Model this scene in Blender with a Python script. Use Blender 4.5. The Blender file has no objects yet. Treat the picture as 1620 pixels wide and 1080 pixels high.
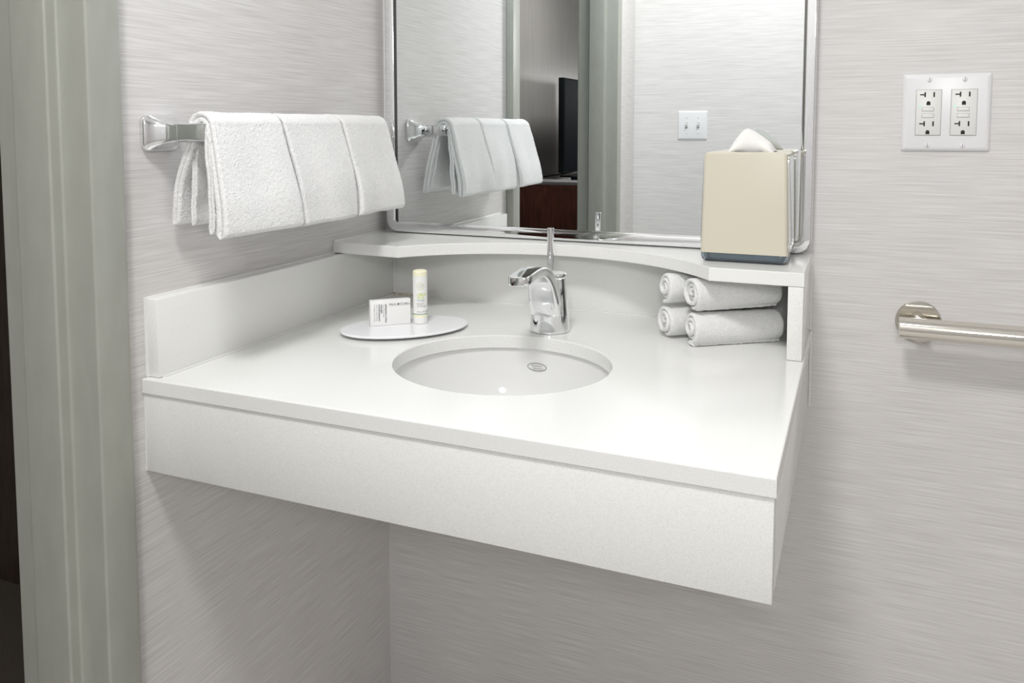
import bpy, bmesh, math, random
import numpy as np
from mathutils import Vector, Matrix
random.seed(7); RNG = np.random.default_rng(7)
sc = bpy.context.scene
COL = sc.collection
PI = math.pi
H = 0.85                      # height of the countertop above the floor; builders below measure z from the countertop

# ------------------------------------------------------------------ camera
def make_camera():
    yaw, pt, ro = 0.41594, -0.07566, -0.0021
    F = Vector((-math.sin(yaw)*math.cos(pt), math.cos(yaw)*math.cos(pt), math.sin(pt)))
    R = Vector((math.cos(yaw), math.sin(yaw), 0)); U = R.cross(F)
    R2 = R*math.cos(ro) + U*math.sin(ro); U2 = U*math.cos(ro) - R*math.sin(ro)
    cam = bpy.data.cameras.new('camera'); o = bpy.data.objects.new('camera', cam); COL.objects.link(o)
    cam.sensor_width = 36; cam.lens = 1328.02*36/1620
    cam.shift_x = (810-769.47)/1620; cam.shift_y = -(540-302.85)/1620
    cam.clip_start = 0.02; cam.clip_end = 50
    m = Matrix((R2, U2, -F)).transposed().to_4x4()
    m.translation = Vector((0.84336, -1.41898, 1.17399))
    o.matrix_world = m; sc.camera = o
make_camera()

# ------------------------------------------------------------------ world, lights, exposure
w = bpy.data.worlds.new('world'); sc.world = w; w.use_nodes = True
w.node_tree.nodes['Background'].inputs[0].default_value = (0.8, 0.85, 0.9, 1)
w.node_tree.nodes['Background'].inputs[1].default_value = 0.05
def area(name, loc, target, sx, sy, power, col=(1, 1, 1), shape='RECTANGLE', spread=PI):
    l = bpy.data.lights.new(name, 'AREA'); l.shape = shape; l.size = sx
    if shape in ('RECTANGLE', 'ELLIPSE'): l.size_y = sy
    l.energy = power; l.color = col; l.spread = spread
    o = bpy.data.objects.new(name, l); COL.objects.link(o); o.location = loc
    o.rotation_euler = (Vector(target)-Vector(loc)).to_track_quat('-Z', 'Y').to_euler()
    return o
area('bathroom_ceiling_lamp', (0.56, -1.36, 2.46), (0.56, -1.36, 0), 0.36, 0.36, 19.5, (1.0, 0.995, 0.985), 'DISK')
area('vanity_lamp', (0.34, -0.10, 2.08), (0.42, -2.0, 1.25), 0.60, 0.10, 4.2, (0.86, 0.93, 1.0), spread=math.radians(120))
area('bedroom_ceiling_lamp', (-0.4, -4.0, 2.44), (-0.4, -4.0, 0), 0.5, 0.5, 18.0, (1.0, 0.97, 0.94), 'DISK')
fl = bpy.data.lights.new('bedroom_floor_lamp', 'POINT'); fl.energy = 20; fl.shadow_soft_size = 0.07; fl.color = (1, 0.97, 0.95)
flo = bpy.data.objects.new('bedroom_floor_lamp', fl); flo.location = (-0.50, -6.55, H+0.66); COL.objects.link(flo)
vs = sc.view_settings
vs.view_transform = 'Standard'; vs.look = 'None'; vs.gamma = 1; vs.use_curve_mapping = False; vs.exposure = 0.05
sc.display_settings.display_device = 'sRGB'

# ------------------------------------------------------------------ materials
def s2l(c): return tuple(((v/255)/12.92 if v/255 <= .04045 else ((v/255+.055)/1.055)**2.4) for v in c)
MATS = {}
def mat(name, rgb, rough=.5, metal=0., spec=.5, coat=0., trans=0., ior=1.45, emit=None, sheen=0.):
    m = bpy.data.materials.new(name); m.use_nodes = True
    b = m.node_tree.nodes['Principled BSDF']
    b.inputs['Base Color'].default_value = (*rgb, 1); b.inputs['Roughness'].default_value = rough
    b.inputs['Metallic'].default_value = metal; b.inputs['Specular IOR Level'].default_value = spec
    b.inputs['Coat Weight'].default_value = coat; b.inputs['Transmission Weight'].default_value = trans
    b.inputs['IOR'].default_value = ior; b.inputs['Sheen Weight'].default_value = sheen
    if emit: b.inputs['Emission Color'].default_value = (*emit, 1); b.inputs['Emission Strength'].default_value = 1.0
    MATS[name] = m; return m
def noise_mat(m, scale, cols, vec=(1, 1, 1), detail=3, bump=0., dist=.001, lo=.3, hi=.7, rough_n=.5, bscale=None):
    nt = m.node_tree; N = nt.nodes; L = nt.links; b = N['Principled BSDF']
    g = N.new('ShaderNodeNewGeometry'); mp = N.new('ShaderNodeMapping'); mp.inputs['Scale'].default_value = vec
    L.new(g.outputs['Position'], mp.inputs['Vector'])
    n = N.new('ShaderNodeTexNoise'); n.inputs['Scale'].default_value = scale; n.inputs['Detail'].default_value = detail
    n.inputs['Roughness'].default_value = rough_n
    L.new(mp.outputs[0], n.inputs['Vector'])
    r = N.new('ShaderNodeValToRGB'); r.color_ramp.elements[0].position = lo; r.color_ramp.elements[1].position = hi
    r.color_ramp.elements[0].color = (*cols[0], 1); r.color_ramp.elements[1].color = (*cols[1], 1)
    L.new(n.outputs['Fac'], r.inputs['Fac']); L.new(r.outputs[0], b.inputs['Base Color'])
    if bump:
        n2 = n
        if bscale:
            n2 = N.new('ShaderNodeTexNoise'); n2.inputs['Scale'].default_value = bscale; n2.inputs['Detail'].default_value = 2
            L.new(mp.outputs[0], n2.inputs['Vector'])
        bp = N.new('ShaderNodeBump'); bp.inputs['Strength'].default_value = bump; bp.inputs['Distance'].default_value = dist
        L.new(n2.outputs['Fac'], bp.inputs['Height']); L.new(bp.outputs[0], b.inputs['Normal'])
    return m
# woven wall covering: fine horizontal threads
wallp = mat('woven_wall_covering', (.6, .6, .6), .55, spec=.3)
noise_mat(wallp, 1.0, ((.622, .602, .593), (.790, .772, .763)), (9, 9, 480), 2, .18, .0006, .30, .70, .6)
quartz = noise_mat(mat('speckled_white_quartz', (.8, .8, .8), .16, spec=.42), 900, ((.790, .792, .770), (.880, .882, .862)), (1, 1, 1), 2, 0, .001, .35, .55)
caulk = mat('white_caulk', (.80, .80, .78), .35)
stain = noise_mat(mat('stained_caulk', (.7, .6, .4), .5), 260, ((.34, .22, .09), (.72, .70, .62)), (1, 1, 1), 3, 0, .001, .36, .56)
china = mat('white_vitreous_china', (.82, .82, .81), .06, coat=.4)
chrome = mat('polished_chrome', (.88, .89, .90), .035, 1.0)
nickel = mat('polished_stainless_steel', (.74, .715, .655), .07, 1.0)
mirror = mat('silvered_mirror_glass', (.915, .945, .945), .0, 1.0)
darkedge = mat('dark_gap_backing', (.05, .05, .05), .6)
frame_p = noise_mat(mat('grey_green_door_frame_paint', (.4, .4, .36), .38), 60, ((.355, .362, .322), (.382, .390, .348)), (1, 1, .3), 3, .06, .001)
terry = noise_mat(mat('white_terry_cloth', (.9, .9, .9), .95, spec=.15, sheen=.25), 600, ((.74, .74, .735), (.88, .88, .875)), (1, 1, 1), 2, .9, .0012, .32, .62, .6, 560)
cream = mat('cream_enamel', s2l((214, 208, 190)), .34)
chrome2 = mat('chromed_side_panel', (.86, .87, .86), .03, 1.0)
smoke = mat('smoked_blue_grey_plastic', (.50, .58, .64), .06, trans=.85, ior=1.3)
clearp = mat('pale_translucent_plastic', (.62, .68, .72), .15, trans=.5, ior=1.4)
paper = mat('white_tissue_paper', (.90, .90, .88), .9, spec=.1)
plast = mat('white_wall_plate_plastic', (.82, .82, .83), .28)
plast2 = mat('ivory_white_receptacle_plastic', (.80, .80, .775), .32)
slotm = mat('black_contact_slot', (.012, .012, .012), .6)
ledm = mat('green_indicator', (.05, .5, .35), .4, emit=(.15, .9, .6))
traym = mat('glossy_white_tray', (.92, .92, .94), .22, spec=.35)
card = mat('white_carton_board', (.88, .88, .87), .5)
ink = mat('dark_grey_printing', (.10, .10, .11), .6)
ink2 = mat('mid_grey_printing', (.30, .30, .31), .6)
inkg = mat('lime_green_printing', (.62, .70, .16), .6)
inkd = mat('deep_green_printing', (.03, .22, .10), .5)
inkt = mat('teal_grey_printing', (.16, .30, .33), .6)
tubew = mat('white_tube_plastic', (.88, .88, .86), .3)
tubec = mat('pale_cream_tube_cap', (.90, .88, .66), .35)
mahog = noise_mat(mat('reddish_mahogany_veneer', (.12, .03, .02), .32), 9, ((.120, .034, .020), (.215, .066, .042)), (6, 6, 1), 3)
dtop = mat('grey_laminate_top', (.42, .41, .41), .25)
bedwall = noise_mat(mat('grey_bedroom_wall', (.42, .41, .40), .42), 1.0, ((.40, .385, .37), (.46, .445, .43)), (90, 90, 3), 2)
tvb = mat('black_television_plastic', (.012, .016, .018), .4, spec=.15)
tvs = mat('dark_television_screen', (.010, .012, .018), .6, spec=.03)
black = mat('black_rubber', (.01, .01, .011), .5)
carpet = noise_mat(mat('dark_brown_carpet', (.06, .05, .04), .9), 300, ((.045, .036, .028), (.085, .070, .055)))
darkwood = noise_mat(mat('dark_brown_wood', (.05, .035, .025), .4), 9, ((.030, .020, .013), (.060, .042, .028)), (6, 6, 1), 3)
ceilm = mat('white_ceiling_paint', (.88, .88, .875), .8)
floorm = noise_mat(mat('beige_floor_tile', (.5, .46, .4), .45), 7, ((.74, .72, .69), (.82, .80, .77)), (1, 1, 1), 4)

# ------------------------------------------------------------------ mesh helpers
def empty(name, loc, label=None, cat=None, group=None, kind=None):
    o = bpy.data.objects.new(name, None); COL.objects.link(o); o.location = (loc[0], loc[1], loc[2]+H)
    o.empty_display_size = .05
    tag(o, label, cat, group, kind); return o
def tag(o, label=None, cat=None, group=None, kind=None):
    if label: o['label'] = label
    if cat: o['category'] = cat
    if group: o['group'] = group
    if kind: o['kind'] = kind
    return o
def wloc(o):
    v = o.location.copy()
    while o.parent: o = o.parent; v += o.location
    return v
def build(name, bm, m, parent=None, label=None, cat=None, group=None, kind=None, angle=25, smooth=True, tri=False):
    """bm holds coordinates measured from the countertop; becomes one object with its origin at its own base"""
    bmesh.ops.recalc_face_normals(bm, faces=bm.faces[:])
    co = np.array([v.co[:] for v in bm.verts]); lo = co.min(0); hi = co.max(0)
    org = Vector(((lo[0]+hi[0])/2, (lo[1]+hi[1])/2, lo[2]))
    for v in bm.verts: v.co -= org
    bm.normal_update(); th = math.radians(angle)
    for e in bm.edges:
        e.smooth = not (len(e.link_faces) == 2 and e.calc_face_angle(0) > th)
    bmesh.ops.split_edges(bm, edges=[e for e in bm.edges if not e.smooth])
    me = bpy.data.meshes.new(name)
    bm.to_mesh(me); bm.free()
    if smooth: me.polygons.foreach_set('use_smooth', [True]*len(me.polygons))
    me.update()
    me.materials.append(m)
    o = bpy.data.objects.new(name, me); COL.objects.link(o)
    loc = org + Vector((0, 0, H))
    if parent: o.parent = parent; loc = loc - wloc(parent)
    o.location = loc
    return tag(o, label, cat, group, kind)
def add(bm, verts, faces):
    vs_ = [bm.verts.new(v) for v in verts]
    for f in faces:
        try: bm.faces.new([vs_[i] for i in f])
        except ValueError: pass
    return vs_
def box(x0, x1, y0, y1, z0, z1, bev=0., seg=2, bm=None):
    b = bmesh.new()
    v = [(x, y, z) for z in (z0, z1) for y in (y0, y1) for x in (x0, x1)]
    add(b, v, [(0, 1, 3, 2), (4, 6, 7, 5), (0, 4, 5, 1), (2, 3, 7, 6), (0, 2, 6, 4), (1, 5, 7, 3)])
    bmesh.ops.recalc_face_normals(b, faces=b.faces[:]); b.normal_update()
    if bev: bmesh.ops.bevel(b, geom=b.edges[:], offset=bev, segments=seg, profile=.5, affect='EDGES', clamp_overlap=True)
    return merge(bm, b)
def merge(bm, b):
    if bm is None: return b
    me = bpy.data.meshes.new('tmp'); b.to_mesh(me); b.free(); bm.from_mesh(me); bpy.data.meshes.remove(me); return bm
def xf(bm, M):
    bmesh.ops.transform(bm, matrix=M, verts=bm.verts[:]); return bm
def loft(rings, caps=True, closed=True, bm=None):
    b = bm or bmesh.new(); n = len(rings[0])
    vv = [[b.verts.new(p) for p in r] for r in rings]
    for a, c in zip(vv[:-1], vv[1:]):
        for i in range(n if closed else n-1):
            j = (i+1) % n
            b.faces.new((a[i], a[j], c[j], c[i]))
    if caps:
        b.faces.new(vv[0][::-1]); b.faces.new(vv[-1])
    return b
def lathe(prof, n=40, axis='z', origin=(0, 0, 0), bm=None, ex=1., ey=1.):
    rings = []
    for r, h in prof:
        rg = []
        for i in range(n):
            a = 2*PI*i/n; p = (r*math.cos(a)*ex, r*math.sin(a)*ey, h)
            if axis == 'y': p = (p[0], -p[2], p[1])
            if axis == 'x': p = (p[2], p[0], p[1])
            rg.append((p[0]+origin[0], p[1]+origin[1], p[2]+origin[2]))
        rings.append(rg)
    return loft(rings, bm=bm)
def prism(poly, z0, z1, bev=0.0012, seg=2):
    b = bmesh.new(); n = len(poly)
    add(b, [(x, y, z0) for x, y in poly]+[(x, y, z1) for x, y in poly],
        [tuple(range(n))[::-1], tuple(range(n, 2*n))]+[(i, (i+1) % n, n+(i+1) % n, n+i) for i in range(n)])
    bmesh.ops.recalc_face_normals(b, faces=b.faces[:]); b.normal_update()
    if bev:
        es = [e for e in b.edges if any(len(f.verts) > 4 for f in e.link_faces)] or b.edges[:]
        bmesh.ops.bevel(b, geom=es, offset=bev, segments=seg, profile=.5, affect='EDGES', clamp_overlap=True)
    return b
def tube(pts, r, n=12, bm=None):
    P = [Vector(p) for p in pts]; rings = []; up = Vector((0, 0, 1))
    for i, p in enumerate(P):
        t = (P[min(i+1, len(P)-1)]-P[max(i-1, 0)]).normalized()
        a = t.cross(up if abs(t.z) < .95 else Vector((1, 0, 0))).normalized(); c = a.cross(t)
        rr = r[i] if isinstance(r, (list, tuple)) else r
        rings.append([p+(a*math.cos(2*PI*k/n)+c*math.sin(2*PI*k/n))*rr for k in range(n)])
    return loft(rings, bm=bm)
def rrect(w_, h_, r, n=5):
    out = []
    for cx, cy, a0 in ((w_/2-r, h_/2-r, 0), (-w_/2+r, h_/2-r, PI/2), (-w_/2+r, -h_/2+r, PI), (w_/2-r, -h_/2+r, 1.5*PI)):
        for k in range(n+1):
            a = a0+PI/2*k/n; out.append((cx+r*math.cos(a), cy+r*math.sin(a)))
    return out
def text_bm(body, size, bend=None, align='LEFT', sx=1.0, thick=.00004, bold=0.):
    cu = bpy.data.curves.new('lettering', 'FONT'); cu.body = body; cu.size = size; cu.align_x = align
    cu.extrude = thick; cu.resolution_u = 2; cu.offset = bold; cu.space_line = .95
    o = bpy.data.objects.new('lettering', cu); COL.objects.link(o)
    dg = bpy.context.evaluated_depsgraph_get(); dg.update()
    me = bpy.data.meshes.new_from_object(o.evaluated_get(dg))
    b = bmesh.new(); b.from_mesh(me)
    bpy.data.objects.remove(o); bpy.data.curves.remove(cu); bpy.data.meshes.remove(me)
    for v in b.verts: v.co.x *= sx
    return b
def smoothpath(pts, n):
    P = np.array(pts, float); m = len(P); P = np.vstack([2*P[0]-P[1], P, 2*P[-1]-P[-2]]); out = []
    seg = np.linalg.norm(np.diff(P[1:-1], axis=0), axis=1); cum = np.r_[0, np.cumsum(seg)]
    for s in np.linspace(0, cum[-1], n):
        i = min(np.searchsorted(cum, s, 'right')-1, m-2); t = (s-cum[i])/seg[i]
        p0, p1, p2, p3 = P[i:i+4]
        out.append(.5*(2*p1+(p2-p0)*t+(2*p0-5*p1+4*p2-p3)*t*t+(3*p1-p0-3*p2+p3)*t**3))
    return np.array(out)

# ------------------------------------------------------------------ room shell
XR, YF, ZC, ZF = 2.60, -2.03, 1.62, -H         # right wall, facing wall, ceiling, floor (z from the countertop)
YJ0, YJ1 = -0.705, -1.700                     # door opening in the left wall
FZ = 1.25                                     # top of door opening
build('floor', box(-.11, XR+.1, YF-.1, .1, ZF-.1, ZF), floorm, kind='structure')
b = box(-3.0, -.11, -7.6, .1, ZF-.1, ZF); box(-.11, XR+.1, -7.6, YF-.1, ZF-.1, ZF, bm=b)
build('floor_bedroom', b, carpet, kind='structure')
build('ceiling', box(-3.0, XR+.1, -7.6, .1, ZC, ZC+.1), ceilm, kind='structure')
build('wall_back', box(-.13, XR+.1, 0, .1, ZF, ZC), wallp, kind='structure')
build('wall_right', box(XR, XR+.1, YF-.1, 0, ZF, ZC), wallp, kind='structure')
build('wall_front', box(0, XR, YF-.1, YF, ZF, ZC), wallp, kind='structure')
b = box(-.11, 0, YJ0+.03, 0, ZF, ZC); box(-.11, 0, YF-.1, YJ1-.03, ZF, ZC, bm=b); box(-.11, 0, YJ1-.03, YJ0+.03, FZ+.03, ZC, bm=b)
build('wall_left', b, wallp, kind='structure')
build('wall_bedroom', box(-1.35, -1.25, -7.5, .1, ZF, ZC), bedwall, kind='structure')
build('wall_bedroom_end', box(-1.25, XR, -7.6, -7.5, ZF, ZC), bedwall, kind='structure')
build('wall_bedroom_right', box(XR, XR+.1, -7.5, YF-.1, ZF, ZC), bedwall, kind='structure')
build('wall_hall_end', box(-1.25, -.13, 0, .1, ZF, ZC), darkwood, kind='structure')
# steel door frame: face, rabbet, stop, rabbet, face
def jamb_profile(s):
    # (x, distance of the surface from the opening edge towards the wall is +)
    return [(0.0, .05), (.020, .05), (.020, 0), (-.028, 0), (-.028, -.016), (-.089, -.016), (-.089, 0), (-.137, 0), (-.137, .05), (-.112, .05), (-.112, .030), (0.0, .030)]
dr = empty('door_1', (0, (YJ0+YJ1)/2, ZF), kind='structure')
dr['label'] = 'grey green painted steel door frame left of the vanity'
for yj, sg in ((YJ0, 1), (YJ1, -1)):
    rings = []
    for z in (ZF, FZ+.05):
        rings.append([(x, yj+sg*d, z) for x, d in jamb_profile(1)])
    b = loft(rings)
    es = [e for e in b.edges if abs(e.verts[0].co.z-e.verts[1].co.z) > .5]
    bmesh.ops.recalc_face_normals(b, faces=b.faces[:])
    bmesh.ops.bevel(b, geom=es, offset=.0032, segments=4, profile=.5, affect='EDGES', clamp_overlap=True)
    build('jamb', b, frame_p, dr, angle=30)
b = loft([[(x, y, FZ+d) for x, d in jamb_profile(1)] for y in (YJ1+.0, YJ0)])
build('head', b, frame_p, dr)

# ------------------------------------------------------------------ vanity counter
W, D, T, A = .784, -.621, .0197, .124
BC, BA, BB = (.399, -.3616), .1525, .1475        # bowl opening
van = empty('vanity_counter', (W/2, D/2, -A), 'white speckled quartz vanity counter with deep apron and round sink cut-out', 'counter')
def slab_with_hole(x0, x1, y0, y1, z0, z1, c, a, bb, n=120, r=.0016):
    angs = sorted(set([round(2*PI*i/n, 6) for i in range(n)] + [round(math.atan2(y-c[1], x-c[0]) % (2*PI), 6) for x in (x0, x1) for y in (y0, y1)]))
    def rect(t, ins):
        dx, dy = math.cos(t), math.sin(t); k = 1e9
        if dx > 1e-9: k = min(k, (x1-c[0])/dx)
        if dx < -1e-9: k = min(k, (x0-c[0])/dx)
        if dy > 1e-9: k = min(k, (y1-c[1])/dy)
        if dy < -1e-9: k = min(k, (y0-c[1])/dy)
        X, Y = c[0]+k*dx, c[1]+k*dy
        return (min(max(X, x0+ins), x1-ins), min(max(Y, y0+ins), y1-ins))
    def el(t, o):
        # point on ellipse in the direction t
        k = 1/math.sqrt((math.cos(t)/(a+o))**2+(math.sin(t)/(bb+o))**2); return (c[0]+k*math.cos(t), c[1]+k*math.sin(t))
    R = []
    R.append([(*el(t, 0), z0) for t in angs]); R.append([(*el(t, 0), z1-r) for t in angs])
    R.append([(*el(t, r*.3), z1-r*.3) for t in angs]); R.append([(*el(t, r), z1) for t in angs])
    R.append([(*rect(t, r), z1) for t in angs]); R.append([(*rect(t, r*.3), z1-r*.3) for t in angs])
    R.append([(*rect(t, 0), z1-r) for t in angs]); R.append([(*rect(t, 0), z0+r*.6) for t in angs]); R.append([(*rect(t, r*.6), z0) for t in angs]); R.append(R[0])
    b = loft(R[:-1], caps=False)
    n_ = len(angs); vv = list(b.verts)
    for i in range(n_):
        j = (i+1) % n_; o = (len(R)-2)*n_
        b.faces.new((vv[o+i], vv[o+j], vv[j], vv[i]))
    return b
build('countertop', slab_with_hole(.0006, W, D, -.0006, -T, 0, BC, BA, BB), quartz, van, angle=15)
build('front_apron', box(.0015, W-.002, D+.0025, D+.0225, -A, -T-.0006, .001), quartz, van)
build('end_apron', box(W-.022, W-.002, D+.0227, -.0006, -A, -T-.0006, .001), quartz, van)
build('side_splash', box(.0012, .0212, -.612, -.0006, .0003, .1035, .0014), quartz, van)
build('back_splash', box(.0215, .7605, -.0065, -.0006, .0003, .1035, .0006), quartz, van)
def bead(p0, p1, r, name, parent, m=caulk):
    return build(name, tube([p0, p1], r, 8), m, parent)
bead((.0225, -.605, .0006), (.0225, -.012, .0006), .0018, 'caulk_bead', van)
bead((.085, -.0075, .0006), (.755, -.0075, .0006), .0016, 'caulk_bead', van)
bead((.0222, -.0078, .0006), (.085, -.0078, .0012), .0026, 'stained_caulk_bead', van, stain)
bead((.0222, -.0075, .004), (.0222, -.0075, .103), .0016, 'caulk_bead', van)
bead((.0012, -.612, .0005), (.0012, -.612, .104), .0026, 'caulk_bead', van)
bead((.0015, -.612, .1035), (.0015, -.18, .1035), .0022, 'caulk_bead', van)
bead((.0008, D+.004, -A), (.0008, D+.004, -T), .0018, 'caulk_bead', van)
bead((W, -.0012, -A), (W, -.0012, .0), .0024, 'caulk_bead', van)

# upper corner shelf with curved front
sh = empty('corner_shelf', (.39, -.1, .0005), 'white quartz ledge with curved front below the mirror', 'shelf')
def arc_pts():
    (xa, ya), (xb, yb), yt = (.135, -.19), (.6535, -.2), -.061
    mx = (xa+xb)/2; hc = (xb-xa)/2; s = yt-(ya+yb)/2; Rr = (hc*hc+s*s)/(2*s); cy = yt-Rr
    a0 = math.asin(hc/Rr); out = []
    for k in range(33):
        t = -a0+2*a0*k/32; out.append((mx+Rr*math.sin(t), cy+Rr*math.cos(t)+((yb-ya)*(k/32-.5))))
    return out
poly = [(.0008, -.0008), (.0008, -.18)]+arc_pts()+[(.7818, -.2), (.7818, -.0008)]
build('ledge', prism(poly, .1043, .124, .0013), quartz, sh, angle=20)
build('upright_panel', box(.761, .7812, -.1995, -.0008, .0005, .1040, .001), quartz, sh)
bead((.7822, -.0012, .001), (.7822, -.0012, .124), .0022, 'caulk_bead', sh)
bead((.0025, -.0016, .1245), (.781, -.0016, .1245), .0015, 'caulk_bead', sh)
bead((.0014, -.18, .1245), (.0014, -.002, .1245), .0018, 'caulk_bead', sh)
bead((.0014, -.1805, .105), (.0014, -.1805, .124), .0016, 'caulk_bead', sh)

# ------------------------------------------------------------------ sink
snk = empty('sink_basin', (BC[0], BC[1], -.165), 'white oval undermount china basin set into the vanity counter', 'sink')
BP = [(1.035, -T-.0004), (1.03, -.026), (1.012, -.045), (.985, -.066), (.94, -.088), (.87, -.108), (.77, -.125), (.64, -.138), (.48, -.146), (.30, -.150), (.145, -.152)]
BPs = smoothpath(BP, 36)
inner = [[(BC[0]+BA*r*math.cos(2*PI*i/96), BC[1]+BB*r*math.sin(2*PI*i/96), z) for i in range(96)] for r, z in BPs]
outer = [[(BC[0]+(BA*r+.009)*math.cos(2*PI*i/96), BC[1]+(BB*r+.009)*math.sin(2*PI*i/96), z-(.009 if k else 0)) for i in range(96)] for k, (r, z) in enumerate(BPs)]
outer[0] = [(BC[0]+(BA*1.035+.016)*math.cos(2*PI*i/96), BC[1]+(BB*1.035+.016)*math.sin(2*PI*i/96), BPs[0][1]) for i in range(96)]
build('bowl', loft(outer[::-1]+inner, caps=False), china, snk, angle=60)
dz = -.152
build('drain_ring', lathe([(.022, dz-.012), (.022, dz-.001), (.0245, dz+.001), (.024, dz+.0025), (.018, dz+.001), (.0165, dz-.004), (.0165, dz-.012)], 32, origin=(BC[0], BC[1], 0)), chrome, snk)
build('drain_stopper', lathe([(.004, dz-.010), (.012, dz-.004), (.0155, dz+.001), (.015, dz+.004), (.006, dz+.0055), (.0005, dz+.0057)], 32, origin=(BC[0], BC[1], 0)), chrome, snk)
# printed maker's badge on the rear wall of the bowl
zb = -.0475
rb = np.interp(-zb, [-p[1] for p in BPs], [p[0] for p in BPs]); rb2 = np.interp(-zb+.008, [-p[1] for p in BPs], [p[0] for p in BPs])
yb = BC[1]+BB*rb; ang = math.atan2((rb-rb2)*BB, .008)
Mb = Matrix.Translation((.3965, yb-.0009, zb)) @ Matrix.Rotation(PI/2-ang, 4, 'X')
bdg = bmesh.new()
ringo = [[(math.cos(2*PI*i/48)*a_, math.sin(2*PI*i/48)*b_, h_) for i in range(48)] for a_, b_, h_ in ((.0160, .0064, 0), (.0160, .0064, .0003), (.0148, .0053, .0003), (.0148, .0053, 0))]
loft(ringo, caps=False, bm=bdg)
build('printed_oval', xf(bdg, Mb), ink2, snk)
for tx, yy, x0_ in (('American', .0006, -.0100), ('Standard', -.0034, -.0070)):
    t_ = text_bm(tx, .0043, sx=1.08)
    for v in t_.verts: v.co.x += v.co.y*.25
    build('lettering', xf(t_, Mb @ Matrix.Translation((x0_, yy, .0002))), ink2, snk)

# ------------------------------------------------------------------ faucet
FX, FY = .3995, -.1635
fa = empty('faucet', (FX, FY, 0), 'chrome single-lever basin faucet with tall thin upright handle', 'faucet')
prof = [(.0310, .0004), (.0322, .0008), (.0322, .004), (.0318, .008)]+[(.0318-(.0318-.0256)*t, .008+.076*t) for t in (.2, .4, .6, .8, 1)]+[(.0250, .0862), (.0235, .0872), (.0005, .0872)]
build('body', lathe(prof, 64, origin=(FX, FY, 0)), chrome, fa, angle=35)
secs = [(-.3060, .1022, 0, .0200, .0118, .0022), (-.3054, .1022, 0, .0245, .0128, .0026), (-.3035, .1023, 0, .0290, .0132, .0026), (-.3000, .1026, 0, .0318, .0134, .0026), (-.285, .1040, .03, .032, .0135, .0026), (-.26, .1062, .04, .032, .0138, .0026), (-.240, .1064, -.05, .033, .0150, .0028),
        (-.224, .1036, -.35, .0342, .0170, .0030), (-.210, .0962, -.78, .0370, .020, .0036), (-.1995, .0840, -1.08, .0410, .023, .0050), (-.1925, .0680, -1.28, .046, .026, .0075), (-.1870, .0500, -1.42, .050, .028, .0100), (-.182, .030, -1.5, .050, .022, .010)]
# resample the sections smoothly
Q = np.vstack([np.array(secs[:3]), smoothpath(secs[3:], 44)])
rings = []
for y, z, a, ww, tt, rr in Q:
    d = Vector((0, math.cos(a), math.sin(a))); nn = Vector((0, -math.sin(a), math.cos(a)))
    rings.append([Vector((FX+px_, y, z))+nn*py_ for px_, py_ in rrect(ww, tt, min(rr, tt*.49), 4)])
build('spout', loft(rings), chrome, fa, angle=30)
lev = build('handle_cap', lathe([(.0005, .0872), (.0150, .0872), (.0164, .0884), (.0164, .0912), (.0152, .0922), (.0005, .0922)], 40, origin=(FX+.0075, FY+.0095, 0)), chrome, fa)
build('handle_rod', lathe([(.0054, .092), (.0054, .1630), (.0048, .1640), (.0005, .1643)], 24, origin=(.3968, -.1535, 0)), chrome, fa)
build('aerator', lathe([(.008, .0945), (.008, .0975)], 24, origin=(FX, -.290, 0)), darkedge, fa)

# ------------------------------------------------------------------ mirror
MX0, MX1, MZ0, MZ1 = .0165, .782, .1257, .98
mir = empty('wall_mirror', ((MX0+MX1)/2, -.012, MZ0), 'large chrome-framed rectangular wall mirror above the vanity', 'mirror')
def rr_path(ins, r):
    return [((MX0+MX1)/2+x, (MZ0+MZ1)/2+z) for x, z in rrect(MX1-MX0-2*ins, MZ1-MZ0-2*ins, max(r-ins, .0012), 8)]
RC = .024
pr = [(.0018, -.0012), (0, -.004), (0, -.0215), (.0006, -.0236), (.0022, -.0249), (.010, -.0252), (.0170, -.0246), (.0186, -.0238), (.0192, -.0226), (.0192, -.0160), (.0192, -.0012)]
rings = [[(x, y, z) for x, z in rr_path(i_, RC)] for i_, y in pr]
b = loft(rings+[rings[0]], caps=False); bmesh.ops.remove_doubles(b, verts=b.verts[:], dist=1e-6)
build('frame', b, chrome, mir, angle=30)
gl = [[(x, y, z) for x, z in rr_path(.0190, RC)] for y in (-.0030, -.0185)]
build('glass', loft(gl), mirror, mir, angle=30)
build('dark_reflection_strip', box(MX0+.0190, MX0+.0222, -.0202, -.0184, MZ0+.0200, MZ1-.0200), darkedge, mir)  # dark reflection in the frame's left inner lip, put in as a strip
build('backing', loft([[(x, y, z) for x, z in rr_path(.003, RC)] for y in (-.0004, -.0026)]), darkedge, mir)

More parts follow.
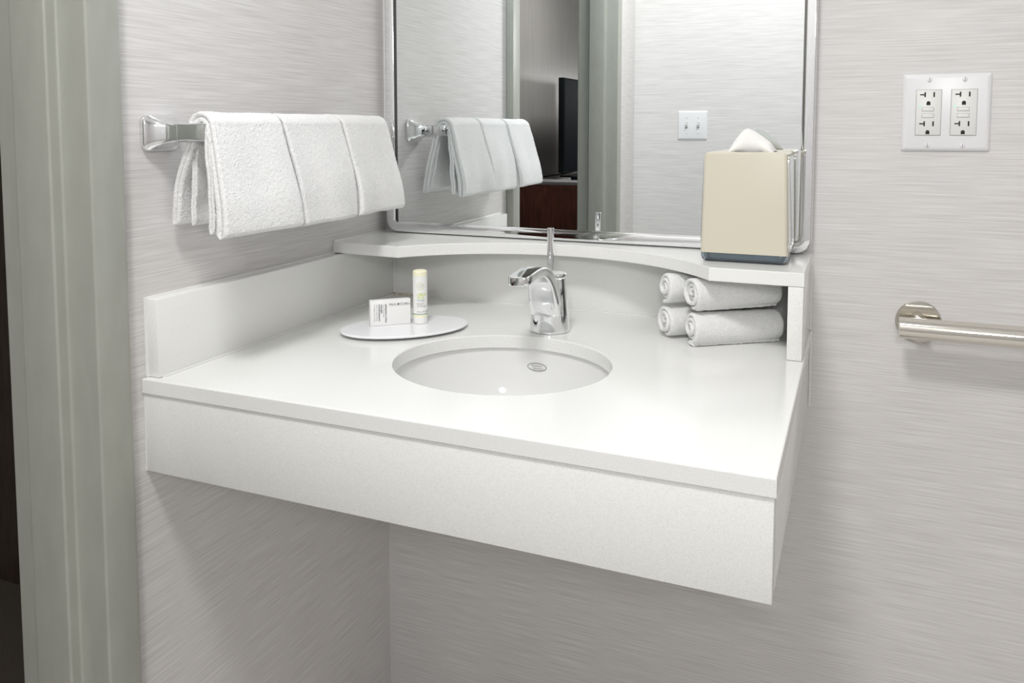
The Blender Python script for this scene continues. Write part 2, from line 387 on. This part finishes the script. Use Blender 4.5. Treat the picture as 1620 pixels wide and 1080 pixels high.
# ------------------------------------------------------------------ towel bar on the left wall
BARX, BARZ, YB0, YB1 = .072, .3195, -.580, -.150
tb = empty('towel_bar', (0, (YB0+YB1)/2, .29), 'chrome towel bar with square wall plates holding white hand towels', 'towel bar')
for yy, sg in ((YB0, 1), (YB1, -1)):
    rings = []
    for x, w_, h_, r in ((.0008, .0605, .0465, .010), (.003, .062, .048, .011), (.0055, .0615, .0475, .011), (.0080, .058, .0445, .0108), (.0105, .052, .040, .010), (.014, .0445, .0355, .009), (.018, .038, .0320, .008), (.023, .032, .0290, .007), (.029, .0265, .0265, .006), (.036, .0225, .0248, .005), (.042, .0205, .0240, .004)):
        rings.append([(x, yy+p, BARZ-.001+q) for p, q in rrect(w_, h_, r, 5)])
    build('wall_plate', loft(rings), chrome, tb, angle=32)
    rings = []
    for x, w_, h_, r in ((.038, .0205, .0238, .003), (.048, .017, .0232, .003), (.060, .0155, .0230, .003), (.0815, .0150, .0230, .003), (.0840, .0145, .0225, .003), (.0850, .0125, .0205, .003)):
        rings.append([(x, yy+p, BARZ+q) for p, q in rrect(w_, h_, r, 4)])
    build('post', loft(rings), chrome, tb, angle=32)
build('bar', loft([[(BARX+p, y, BARZ+q) for p, q in rrect(.015, .0165, .003, 4)] for y in (YB0+.007, YB1-.007)]), chrome, tb, angle=32)

# ------------------------------------------------------------------ hand towels draped over the bar
def fuzz(P, amp, rng):
    return P + rng.normal(0, amp, P.shape)
def slab_section(w0, w1, t, lobes, gap, nside=84, nend=6):
    """closed outline in (y, n): two-ply slab with rounded folded edges and a notch between plies"""
    out = []
    ys = np.linspace(w0+t/4, w1-t/4, nside)
    out += [(y, t/2) for y in ys]
    for c, in ((t/4,), (-t/4,)):
        for k in range(nend+1):
            a = PI/2-PI*k/nend; out.append((w1-t/4+math.cos(a)*t/4, c+math.sin(a)*t/4))
    out += [(y, -t/2) for y in ys[::-1]]
    for c, in ((-t/4,), (t/4,)):
        for k in range(nend+1):
            a = -PI/2-PI*k/nend; out.append((w0+t/4+math.cos(a)*t/4, c+math.sin(a)*t/4))
    return np.array(out)
def drape(path, yfun, tfun, seed, n, ply=True, amp=.00021):
    rng = np.random.default_rng(seed); C = smoothpath(path, n); b = bmesh.new(); rings = []
    L = np.r_[0, np.cumsum(np.linalg.norm(np.diff(C, axis=0), axis=1))]; L /= L[-1]
    ph = rng.uniform(0, 6, 8)
    for i in range(n):
        tng = C[min(i+1, n-1)]-C[max(i-1, 0)]; tng /= np.linalg.norm(tng); nn = np.array([-tng[1], tng[0]])
        s = L[i]; w0, w1 = yfun(s); t = tfun(s)
        e = min(i, n-1-i); rnd = (0.30, .62, .82, .94, 1)[min(e, 4)]
        S = slab_section(w0, w1, t*rnd, 2, 0)
        y = S[:, 0]; off = S[:, 1]
        u = (y-w0)/(w1-w0)
        wav = .0024*np.sin(5*u+ph[0]+3*s)+.0014*np.sin(11*u+ph[1]-5*s)+.0009*np.sin(17*s+ph[2])
        lift = .0030*np.sin(3.1*u+ph[3])*(1 if s > .9 or s < .1 else .0)*0
        wav = wav*min(1, 2.5*abs(s-.48)+.15)
        X = C[i, 0]+nn[0]*(-off+wav); Z = C[i, 1]+nn[1]*(-off+wav)+lift
        rings.append(fuzz(np.stack([X, y, Z], 1), amp, rng))
    loft([list(map(tuple, r)) for r in rings], bm=b)
    return b
def over_bar(fx, fz, bx, bz, r=.0165):
    pts = [(bx, bz), (bx+.012, bz+.05), (BARX-r-.004, .300)]
    for k in range(7):
        a = PI-PI*k/6; pts.append((BARX+r*math.cos(a), BARZ+.0025+r*math.sin(a)*1.0))
    pts += [(BARX+r+.010, .285), (fx-.004, .235), (fx, fz+.02), (fx+.0005, fz)]
    return pts
TW = [  # front left, front right, back left, back right, front x, front z, label
    (-.598, -.4400, -.570, -.438, .1170, .1855, 'white terry hand towel hanging nearest the door frame on the chrome bar'),
    (-.4345, -.2890, -.4340, -.2890, .1150, .1835, 'middle white terry hand towel of three on the chrome bar'),
    (-.2850, -.1405, -.2855, -.150, .1150, .1850, 'white terry hand towel hanging nearest the mirror on the chrome bar')]
for k, (f0, f1, b0, b1, fx, fz, lab) in enumerate(TW):
    def yf(s, f0=f0, f1=f1, b0=b0, b1=b1, k=k):
        a = min(max((s-.05)/.9, 0), 1)
        m0 = (f0+.018 if k == 0 else f0+.002); m1 = f1-(.006 if k == 2 else .0)
        if s < .47: q = (.47-s)/.47; return (m0+(b0-m0)*q, m1+(b1-m1)*q)
        q = (s-.47)/.53; return (m0+(f0-m0)*q+(.009*q*q if k == 1 else 0), m1+(f1-m1)*q)
    def tf(s): return .014+.0055*max(0, (s-.55)/.45)
    path = over_bar(fx, fz, .0155+.004*k, .196-.003*k)
    b = drape(path, yf, tf, 11+k, 210)
    # second, shorter ply hanging inside, between the front and the wall side
    p2 = [(.0400, .196), (.0455, .24), (.0520, .285), (.0560, .318)]
    b2 = drape(p2, lambda s, b0=b0, b1=b1: (b0+.004-.004*s, b1-.006), lambda s: .009, 31+k, 70)
    b = merge(b, b2)
    p3 = [(fx-.020, fz+.004), (fx-.022, fz+.05), (BARX+.020, .270), (BARX+.0150, .318)]
    b3 = drape(p3, lambda s, f0=f0, f1=f1: (f0+.006+.006*s, f1-.003), lambda s: .010, 51+k, 70)
    b = merge(b, b3)
    build('hand_towel', b, terry, None, lab, 'towel', 'hand towels on the chrome bar', angle=80)

# ------------------------------------------------------------------ rolled washcloths under the ledge
def washcloth(L, r_out, turns, seed, tail):
    rng = np.random.default_rng(seed); n = 46; m = 150
    pitch = .0068; r0 = r_out-pitch*turns-pitch/2
    th_end = -PI/2; ths = np.linspace(th_end-2*PI*turns, th_end, m)
    rc = np.linspace(max(r0, .001), r_out-pitch/2, m)
    ph = rng.uniform(0, 6, 6)
    rings = []
    for i in range(n):
        s = i/(n-1); e = min(i, n-1-i); x = (.0000, .0008, .0022, .0042)[e] if e < 4 else None
        if x is None: x = .0042+(L-.0084)*(i-3)/(n-7)
        elif i > n/2: x = L-x
        hw = pitch*.46*(.35, .72, .92, 1.0)[min(e, 3)]
        wob = 1+.020*np.sin(ths*2+ph[0]+2*s)+.012*np.sin(ths*3+ph[1]-4*s)
        def side(sgn):
            r = (rc*wob)+sgn*hw
            return np.stack([np.full(m, x), r*np.cos(ths), r*np.sin(ths)], 1)
        o_, i_ = side(1), side(-1)
        if tail:   # loose end lies flat under the roll, towards the front
            k = 9; tx = np.linspace(.001, tail, k)
            dip = np.linspace(0, .0, k)
            bo = o_[-1]; bi = i_[-1]
            to = np.stack([np.full(k, x), bo[1]+tx, bo[2]+dip], 1); ti = np.stack([np.full(k, x), bi[1]+tx, bi[2]+dip-.002*np.linspace(0, 1, k)], 1)
            o_ = np.vstack([o_, to]); i_ = np.vstack([i_, ti])
        xo = .0025*np.sin(np.linspace(0, 9, len(o_))+ph[2])*(1 if i < 4 else 0)
        o_[:, 0] += xo; i_[:, 0] += xo
        o_ = fuzz(o_, .00028, rng); i_ = fuzz(i_, .0002, rng)
        rings.append((o_, i_))
    b = bmesh.new(); mm = len(rings[0][0])
    V = [([b.verts.new(p) for p in o_], [b.verts.new(p) for p in i_]) for o_, i_ in rings]
    for (o1, i1), (o2, i2) in zip(V[:-1], V[1:]):
        for k in range(mm-1):
            b.faces.new((o1[k], o1[k+1], o2[k+1], o2[k])); b.faces.new((i1[k], i2[k], i2[k+1], i1[k+1]))
        b.faces.new((o1[0], o2[0], i2[0], i1[0])); b.faces.new((o1[-1], i1[-1], i2[-1], o2[-1]))
    for q in (0, -1):
        o1, i1 = V[q]
        for k in range(mm-1): b.faces.new((o1[k], o1[k+1], i1[k+1], i1[k]))
    return b
ax = math.radians(36)
rolls = [((.622, -.168), .0262, 0, .142, 'rolled white washcloth at the front of the bottom row under the ledge', 0, .012),
         ((.576, -.134), .0262, 0, .140, 'rolled white washcloth at the back of the bottom row under the ledge', 2, .0),
         ((.623, -.168), .0785, .00, .140, 'rolled white washcloth at the front of the top row under the ledge', 1, .010),
         ((.576, -.134), .0780, 0, .140, 'rolled white washcloth at the back of the top row under the ledge', 3, .0)]
for (x, y), z, dr_, L, lab, sd, tl in rolls:
    b = washcloth(L, .0258, 3.2, 100+sd, -tl if tl else 0)
    M = Matrix.Translation((x, y, z)) @ Matrix.Rotation(ax+(.05 if sd == 1 else 0), 4, 'Z') @ Matrix.Diagonal((1, 1, .985, 1))
    build('rolled_washcloth', xf(b, M), terry, None, lab, 'washcloth', 'rolled washcloths under the ledge', angle=80)

# ------------------------------------------------------------------ tissue box cover
tc = empty('tissue_box_cover', (.6935, -.085, .1242), 'cream tissue box cover with chrome sides on the ledge before the mirror', 'tissue box')
TY0, TY1 = -.1455, -.031
def trect(z, ins=0., r=.005):
    t = (z-.1378)/(.287-.1378); x0 = .6315+.0035*t+ins; x1 = .7555-.0035*t-ins; y0 = TY0+.0015*t+ins; y1 = TY1-.0015*t-ins
    return [((x0+x1)/2+p, (y0+y1)/2+q, z) for p, q in rrect(x1-x0, y1-y0, r, 5)]
hole_c = ((.6935), (TY0+TY1)/2)
def hole(z, f=1.):
    pts = trect(.287); out = []
    for x, y, _ in pts:
        t = math.atan2((y-hole_c[1])/.5, x-hole_c[0]); out.append((hole_c[0]+.040*f*math.cos(t), hole_c[1]+.017*f*math.sin(t), z))
    return out
rings = [trect(.1378), trect(.200), trect(.280), trect(.2845, .0006), trect(.2865, .0022), trect(.287, .0045), hole(.287), hole(.2855), trect(.2840, .0035), trect(.200, .0035), trect(.1378, .0035)]
b = loft(rings+[rings[0]], caps=False); bmesh.ops.remove_doubles(b, verts=b.verts[:], dist=1e-6)
build('shell', b, cream, tc, angle=30)
for sg in (1, -1):
    rr_ = []
    for k, (off, ins) in enumerate(((-.0005, 0), (.0010, 0), (.0016, .0012))):
        ring = []
        for p, q in rrect(.100-2*ins, .138-2*ins, .010, 6):
            z = .2120+q; t = (z-.1378)/.1492
            xs = (.7555-.0035*t) if sg > 0 else (.6315+.0035*t)
            ring.append((xs+sg*off, (TY0+TY1)/2+.002+p, z))
        rr_.append(ring)
    build('chrome_side', loft(rr_), chrome2, tc, angle=30)
# smoked base tray: a shallow open tray with ribs
def brect(z, ins, r=.006): return [(.6935+p, (TY0+TY1)/2+q, z) for p, q in rrect(.1245-2*ins, (TY1-TY0)-.0005-2*ins, r, 5)]
rings = [brect(.1245, .006), brect(.1270, .0024), brect(.132, .0010), brect(.1376, .0006), brect(.1376, .0026), brect(.1320, .0032), brect(.1275, .0050)]
build('base_tray', loft(rings), smoke, tc, angle=40)
for xx in (.640, .658, .7100, .7440):
    build('tray_rib', box(xx-.0008, xx+.0008, TY0+.0056, TY0+.09, .1278, .1370, .0003, 1), clearp, tc)
build('tray_insert', box(.645, .742, TY0+.0060, TY0+.0085, .1295, .1368, .0005, 1), clearp, tc)
# tissue pulled out of the slot
def tissue():
    b = bmesh.new(); nu, nv = 34, 26
    ridge = smoothpath([(.6640, .2900), (.6755, .3090), (.6880, .3215), (.7000, .3180), (.7150, .3080), (.7245, .3000), (.7300, .2890)], nu)
    base = smoothpath([(.6670, .283), (.680, .282), (.694, .282), (.706, .282), (.7150, .282), (.721, .282), (.7255, .282)], nu)
    V = {}
    for sd in (0, 1):
        for i in range(nu):
            u = i/(nu-1)
            for j in range(nv):
                v = j/(nv-1)
                x = base[i, 0]*(1-v)+ridge[i, 0]*v; z = base[i, 1]*(1-v)+ridge[i, 1]*v
                bul = math.sin(PI*min(1, v*1.0))*.009+.004*math.sin(7*u+2*v)*v*(1-v)*2
                yy = hole_c[1]-.004-(bul if sd == 0 else -bul-.001)+.006*math.sin(2.2*u-.6)*v
                if sd == 1 and v > .99: V[(sd, i, j)] = V[(0, i, j)]; continue
                V[(sd, i, j)] = b.verts.new((x+(.006*math.sin(PI*v)*u if sd else 0), yy, z))
    for sd in (0, 1):
        for i in range(nu-1):
            for j in range(nv-1):
                b.faces.new((V[(sd, i, j)], V[(sd, i+1, j)], V[(sd, i+1, j+1)], V[(sd, i, j+1)]))
    return b
build('paper_tissue', tissue(), paper, None, 'white paper tissue sticking up out of the cream box cover', 'tissue', angle=50)

# ------------------------------------------------------------------ amenity tray with soap carton and lotion tube
tcx, tcy = .187, -.2576; ta = math.atan2(.7285, .685)
tr = empty('amenity_tray', (tcx, tcy, 0), 'flat white oval tray with small feet beside the sink', 'tray')
rings = [[(tcx+math.cos(ta)*a_*math.cos(t)-math.sin(ta)*b_*math.sin(t), tcy+math.sin(ta)*a_*math.cos(t)+math.cos(ta)*b_*math.sin(t), z) for t in [2*PI*i/72 for i in range(72)]]
         for a_, b_, z in ((.0985, .0615, .0040), (.1030, .0660, .0042), (.1045, .0672, .0055), (.1045, .0672, .0070), (.1035, .0662, .0080))]
build('plate', loft(rings), traym, tr, angle=40)
for q in (.4, 2.5, 4.2):
    build('foot', lathe([(.0045, .0003), (.005, .001), (.005, .0042)], 16, origin=(tcx+.055*math.cos(q+.9), tcy+.055*math.sin(q+.9), 0)), clearp, tr)
# soap carton
e1 = Vector((.743, .669, 0)).normalized(); e2 = Vector((-e1.y, e1.x, 0)); cb = Vector((.1408, -.2862, .0083)); LB, HB, TBk = .0650, .0408, .0125
so = empty('soap_carton', cb+e1*LB/2+e2*TBk/2, 'small white printed soap carton standing on the oval tray', 'soap box')
Mc = Matrix((e1, Vector((0, 0, 1)), -e2)).transposed().to_4x4(); Mc.translation = cb     # local: u right, v up, w out of the front
build('carton', xf(box(0, LB, 0, HB, -TBk, 0, .0005, 2), Mc), card, so)
build('end_flap', xf(box(-.0004, 0, .001, HB-.001, -TBk+.001, -.001, 0), Mc), card, so)
def put_text(tx, size, u, v, rot, m, parent, M, sx=1., bold=0.):
    t_ = text_bm(tx, size, sx=sx, bold=bold)
    build('lettering', xf(t_, M @ Matrix.Translation((u, v, .0001)) @ Matrix.Rotation(rot, 4, 'Z')), m, parent)
put_text('PAUL MITCHELL', .0046, .0300, .0320, 0, ink, so, Mc, 1.04, .00004)
build('rule', xf(box(.0300, .0622, .0312, .0315, 0, .0001), Mc), ink2, so)
for i, (tx, bd) in enumerate((('REFRESHING CITRUS', .00010), ('Face & Body Bar', 0), ('AGRUMES', .00010), ('RAFRAÎCHISSANTS', .00010), ('Savon en Barre Pour', 0), ('le Visage et le Corps', 0))):
    put_text(tx, .0033, .0235-i*.0036, .0345, -PI/2, ink if bd else ink2, so, Mc, .98, bd)
# lotion tube
lx, ly, lr = .2006, -.2312, .0118
lo = empty('lotion_tube', (lx, ly, .0083), 'slim white lotion tube with cream cap on the oval tray', 'lotion tube')
build('tube', lathe([(lr-.0003, .0232), (lr, .0236), (lr, .0855), (lr-.0004, .0858)], 40, origin=(lx, ly, 0)), tubew, lo)
build('lower_cap', lathe([(lr-.0012, .0082), (lr-.0004, .0086), (lr-.0001, .0095), (lr-.0001, .0190)], 40, origin=(lx, ly, 0)), tubew, lo)
build('cream_band', lathe([(lr-.0001, .0190), (lr-.0001, .0232)], 40, origin=(lx, ly, 0)), tubec, lo)
build('green_band', lathe([(lr-.001, .0238), (lr+.00012, .0240), (lr+.00012, .0249), (lr-.001, .0251)], 40, origin=(lx, ly, 0)), inkd, lo)
build('cap', lathe([(lr-.0004, .0858), (lr-.0001, .0862), (lr-.0001, .0925), (lr-.0010, .0942), (lr-.0035, .0951), (.0005, .0952)], 40, origin=(lx, ly, 0)), tubec, lo)
a_c = math.atan2(-1.419-ly, .843-lx)        # direction the print faces
def bend(b, z0, u0):
    for v in b.verts:
        a = a_c+.10+(u0+v.co.x)/lr; r = lr+.00012+v.co.z; v.co = (lx+r*math.cos(a), ly+r*math.sin(a), z0+v.co.y)
    return b
for tx, sz, z0, u0, m, bd, sx_ in (('LEMON', .0064, .0545, -.0062, inkg, .00005, .80), ('SAGE', .0064, .0497, -.0062, inkg, .00005, .80), ('cleansing', .0042, .0460, -.0062, inkt, 0, .8), ('BODY', .0048, .0398, -.0062, ink2, 0, .86), ('LOTION', .0048, .0358, -.0062, ink2, 0, .86), ('PAUL MITCHELL', .0036, .0272, -.0062, ink2, 0, .9), ('tea tree', .0030, .0708, -.0033, ink2, 0, .8), ('hair care', .0022, .0678, -.0030, ink2, 0, .8)):
    build('lettering', bend(text_bm(tx, sz, sx=sx_, bold=bd, thick=.00002), z0, u0), m, lo)
b = bmesh.new()
loft([[(math.cos(2*PI*i/40)*r_-.0005, math.sin(2*PI*i/40)*r_, h_) for i in range(40)] for r_, h_ in ((.0059, 0), (.0059, .0001), (.0054, .0001), (.0054, 0))], caps=False, bm=b)
build('printed_ring', bend(b, .0700, 0), inkg, lo)

# ------------------------------------------------------------------ wall outlet on the back wall
def plate_bm(cx, cz, y, w_, h_, d, up=-1):
    # bevelled rectangular plate standing up off a wall facing -y (up=-1) or +y (up=1)
    return loft([[(cx+p, y+up*dd, cz+q) for p, q in rrect(w_-2*i_, h_-2*i_, max(.003-i_, .001), 3)] for i_, dd in ((0, .0003), (0, .0015), (.0012, .0032), (.0035, .0048), (.0060, .0055))])
PX, PZ = .9614, .3452
ou = empty('wall_outlet', (PX, 0, PZ-.057), 'white double outlet plate with four sockets and green lights', 'outlet')
build('plate', plate_bm(PX, PZ, 0, .116, .1143, .0055), plast, ou, angle=25)
def screw(cx, cz, y, up, parent, m):
    s = build('screw', lathe([(.0036, 0), (.0036, .0006), (.0026, .0014), (.0005, .0017)], 16, axis='y', origin=(cx, y, cz)) if up < 0 else xf(lathe([(.0036, 0), (.0036, .0006), (.0026, .0014), (.0005, .0017)], 16, axis='y', origin=(0, 0, 0)), Matrix.Translation((cx, y, cz)) @ Matrix.Rotation(PI, 4, 'Z')), m, parent)
    build('screw_slot', box(cx-.0004, cx+.0004, *sorted((y+up*.0012, y+up*.0019)), cz-.0030, cz+.0030), darkedge if m is not plast else MATS['mid_grey_printing'], s)
for sx_ in (-1, 1):
    dx = PX+sx_*.023
    dv = build('receptacle', box(dx-.0166, dx+.0166, -.0072, -.0050, PZ-.0334, PZ+.0334, .0008), plast2, ou)
    build('seam', box(dx-.0171, dx+.0171, -.0058, -.0052, PZ-.0339, PZ+.0339, 0), ink2, ou)
    yf_ = -.0074
    for zc in (.0265, -.0165):
        for bx_ in ((-.0061, -.0042, zc-.0037, zc+.0037), (-.0117, -.0061, zc-.0009, zc+.0009), (.0056, .0076, zc-.0036, zc+.0036)):
            build('contact_slot', box(dx+bx_[0], dx+bx_[1], yf_, -.0066, PZ+bx_[2], PZ+bx_[3]), slotm, dv)
        g = [(-.0026, -.0030), (.0026, -.0030)]+[(.0026*math.cos(a), .0004+.0026*math.sin(a)) for a in [PI*k/8 for k in range(9)]]
        build('ground_hole', loft([[(dx-.0004+p, y, PZ+zc-.0125+q) for p, q in g] for y in (yf_, -.0066)]), slotm, dv)
    for zz in (.0048, -.0046):
        build('button_gap', box(dx-.0087, dx+.0071, -.0073, -.0066, PZ+zz-.0031, PZ+zz+.0031), ink2, dv)
        build('button', box(dx-.0083, dx+.0067, -.0080, -.0066, PZ+zz-.0027, PZ+zz+.0027, .0004), plast2, dv)
    build('indicator', lathe([(.0009, 0), (.0009, .0006), (.0004, .0008)], 10, axis='y', origin=(dx-.0116, -.0070, PZ+.0092)), ledm, dv)
    for sz_ in (-1, 1): screw(dx, PZ+sz_*.0484, -.0053, -1, ou, plast)

# ------------------------------------------------------------------ light switch on the facing wall (seen in the mirror)
SX, SZ = .2380, .3325
sw = empty('light_switch', (SX, YF, SZ-.057), 'white double toggle switch plate reflected in the mirror', 'light switch')
build('plate', plate_bm(SX, SZ, YF, .116, .1143, .0055, 1), plast, sw, angle=25)
for sx_ in (-1, 1):
    dx = SX+sx_*.023
    build('toggle_slot', box(dx-.0050, dx+.0050, YF+.0050, YF+.0062, SZ-.0120, SZ+.0120, .0003, 1), ink2, sw)
    build('toggle', loft([[(dx+p, YF+y, SZ+z_+q) for p, q in rrect(w_, h_, .001, 3)] for y, z_, w_, h_ in ((.0050, 0, .0088, .019), (.0080, .001, .0082, .016), (.0165, .0065, .0062, .0075))]), plast2, sw)
    for sz_ in (-1, 1): screw(dx, SZ+sz_*.030, YF+.0053, 1, sw, plast)

# ------------------------------------------------------------------ added unseen lamp on the facing wall; front fill in place of a strobe
LX, LZ = .96, .70
wl = empty('added_front_lamp', (LX, YF, LZ-.13), 'added round white fill lamp, unseen, on the wall facing the mirror', 'lamp')
build('backplate', xf(lathe([(.125, .0006), (.130, .004), (.130, .020), (.126, .024)], 48, axis='y'), Matrix.Translation((LX, YF, LZ)) @ Matrix.Rotation(PI, 4, 'Z')), plast, wl)
build('rim', xf(lathe([(.126, .024), (.132, .026), (.132, .036), (.124, .036), (.124, .026)], 48, axis='y'), Matrix.Translation((LX, YF, LZ)) @ Matrix.Rotation(PI, 4, 'Z')), chrome, wl)
area('added_front_light', (LX, YF+.034, LZ+H), (LX-.35, -.1, .85), 0.235, 0.235, 6.4, (1.0, 0.995, 0.99), 'DISK').rotation_euler = (PI/2, 0, 0)

# ------------------------------------------------------------------ grab bar on the back wall
gz, gy, gx = .0290, -.0560, .9355
gb = empty('grab_bar', (1.3, 0, gz-.03), 'polished steel grab bar with round wall flange right of the vanity', 'grab bar')
for xx in (gx, gx+.84):
    build('flange', lathe([(.0315, .0004), (.0318, .0015), (.0316, .0032), (.0300, .0044), (.016, .0046)], 48, axis='y', origin=(xx, 0, gz)), nickel, gb, angle=30)
    build('stem', lathe([(.0125, .0046), (.0100, .0085), (.0092, .014), (.0092, -gy)], 28, axis='y', origin=(xx, 0, gz)), nickel, gb)
rb_ = .0158
build('rail', lathe([(rb_-.0012, gx-.0285), (rb_-.0002, gx-.0281), (rb_, gx-.0270), (rb_, gx+.867), (rb_-.0012, gx+.8685)], 40, axis='x', origin=(0, gy, gz)), nickel, gb, angle=35)

# ------------------------------------------------------------------ bedroom furniture seen in the mirror through the doorway
DX0, DX1, DY0, DY1, DZT = -1.235, -.62, -5.55, -3.85, -.030
ds = empty('dresser', ((DX0+DX1)/2, (DY0+DY1)/2, ZF), 'reddish mahogany dresser with grey top seen in the mirror', 'dresser')
build('carcass', box(DX0, DX1, DY0, DY1, ZF+.08, DZT-.022, .002), mahog, ds)
build('plinth', box(DX0+.02, DX1-.04, DY0+.02, DY1-.02, ZF, ZF+.08), mahog, ds)
build('top', box(DX0, DX1+.012, DY0-.012, DY1+.012, DZT-.022, DZT, .002), dtop, ds)
for q in range(2):
    xa = DX0+.012+q*.3; build('side_panel', box(xa, xa+.285, DY1, DY1+.004, ZF+.10, DZT-.04, .0012), mahog, ds)
for r_ in range(3):
    for c_ in range(2):
        y0 = DY0+.02+c_*.835; z0 = ZF+.10+r_*.225
        d_ = build('drawer', box(DX1, DX1+.018, y0, y0+.82, z0, z0+.215, .002), mahog, ds)
        build('handle', box(DX1+.018, DX1+.036, y0+.34, y0+.48, z0+.10, z0+.112, .003), nickel, d_)
tv = empty('television', (-1.0, -4.66, DZT), 'large black flat television on the dresser seen in the mirror', 'television')
TYA, TYB = -5.24, -4.075
build('bezel', box(-1.030, -.990, TYA, TYB, .012, .664, .004), tvb, tv)
build('screen', box(-.990, -.9885, TYA+.016, TYB-.016, .030, .650, .0005, 1), tvs, tv)
build('stand_neck', box(-1.022, -1.0, -4.72, -4.60, DZT+.008, .03, .002), tvb, tv)
build('stand_base', box(-1.12, -.86, -4.95, -4.37, DZT+.0004, DZT+.010, .003), tvb, tv)
mb = empty('media_box', (-.86, -4.10, DZT), 'small flat black box on the dresser top seen in the mirror', 'media box')
build('case', box(-.93, -.74, -4.16, -4.05, DZT+.0004, DZT+.024, .003), tvb, mb)
build('front_panel', box(-.925, -.745, -4.05, -4.0485, DZT+.004, DZT+.021, .0005, 1), tvs, mb)
tag(build('power_cord', tube([tuple(p) for p in smoothpath([(-1.22, -4.10, DZT+.006), (-1.20, -4.25, DZT+.006), (-1.21, -4.45, DZT+.006), (-1.15, -4.62, DZT+.012), (-1.04, -4.66, DZT+.05)], 24)], .005, 8), black), 'thin black power cord along the wall behind the television', 'cord')
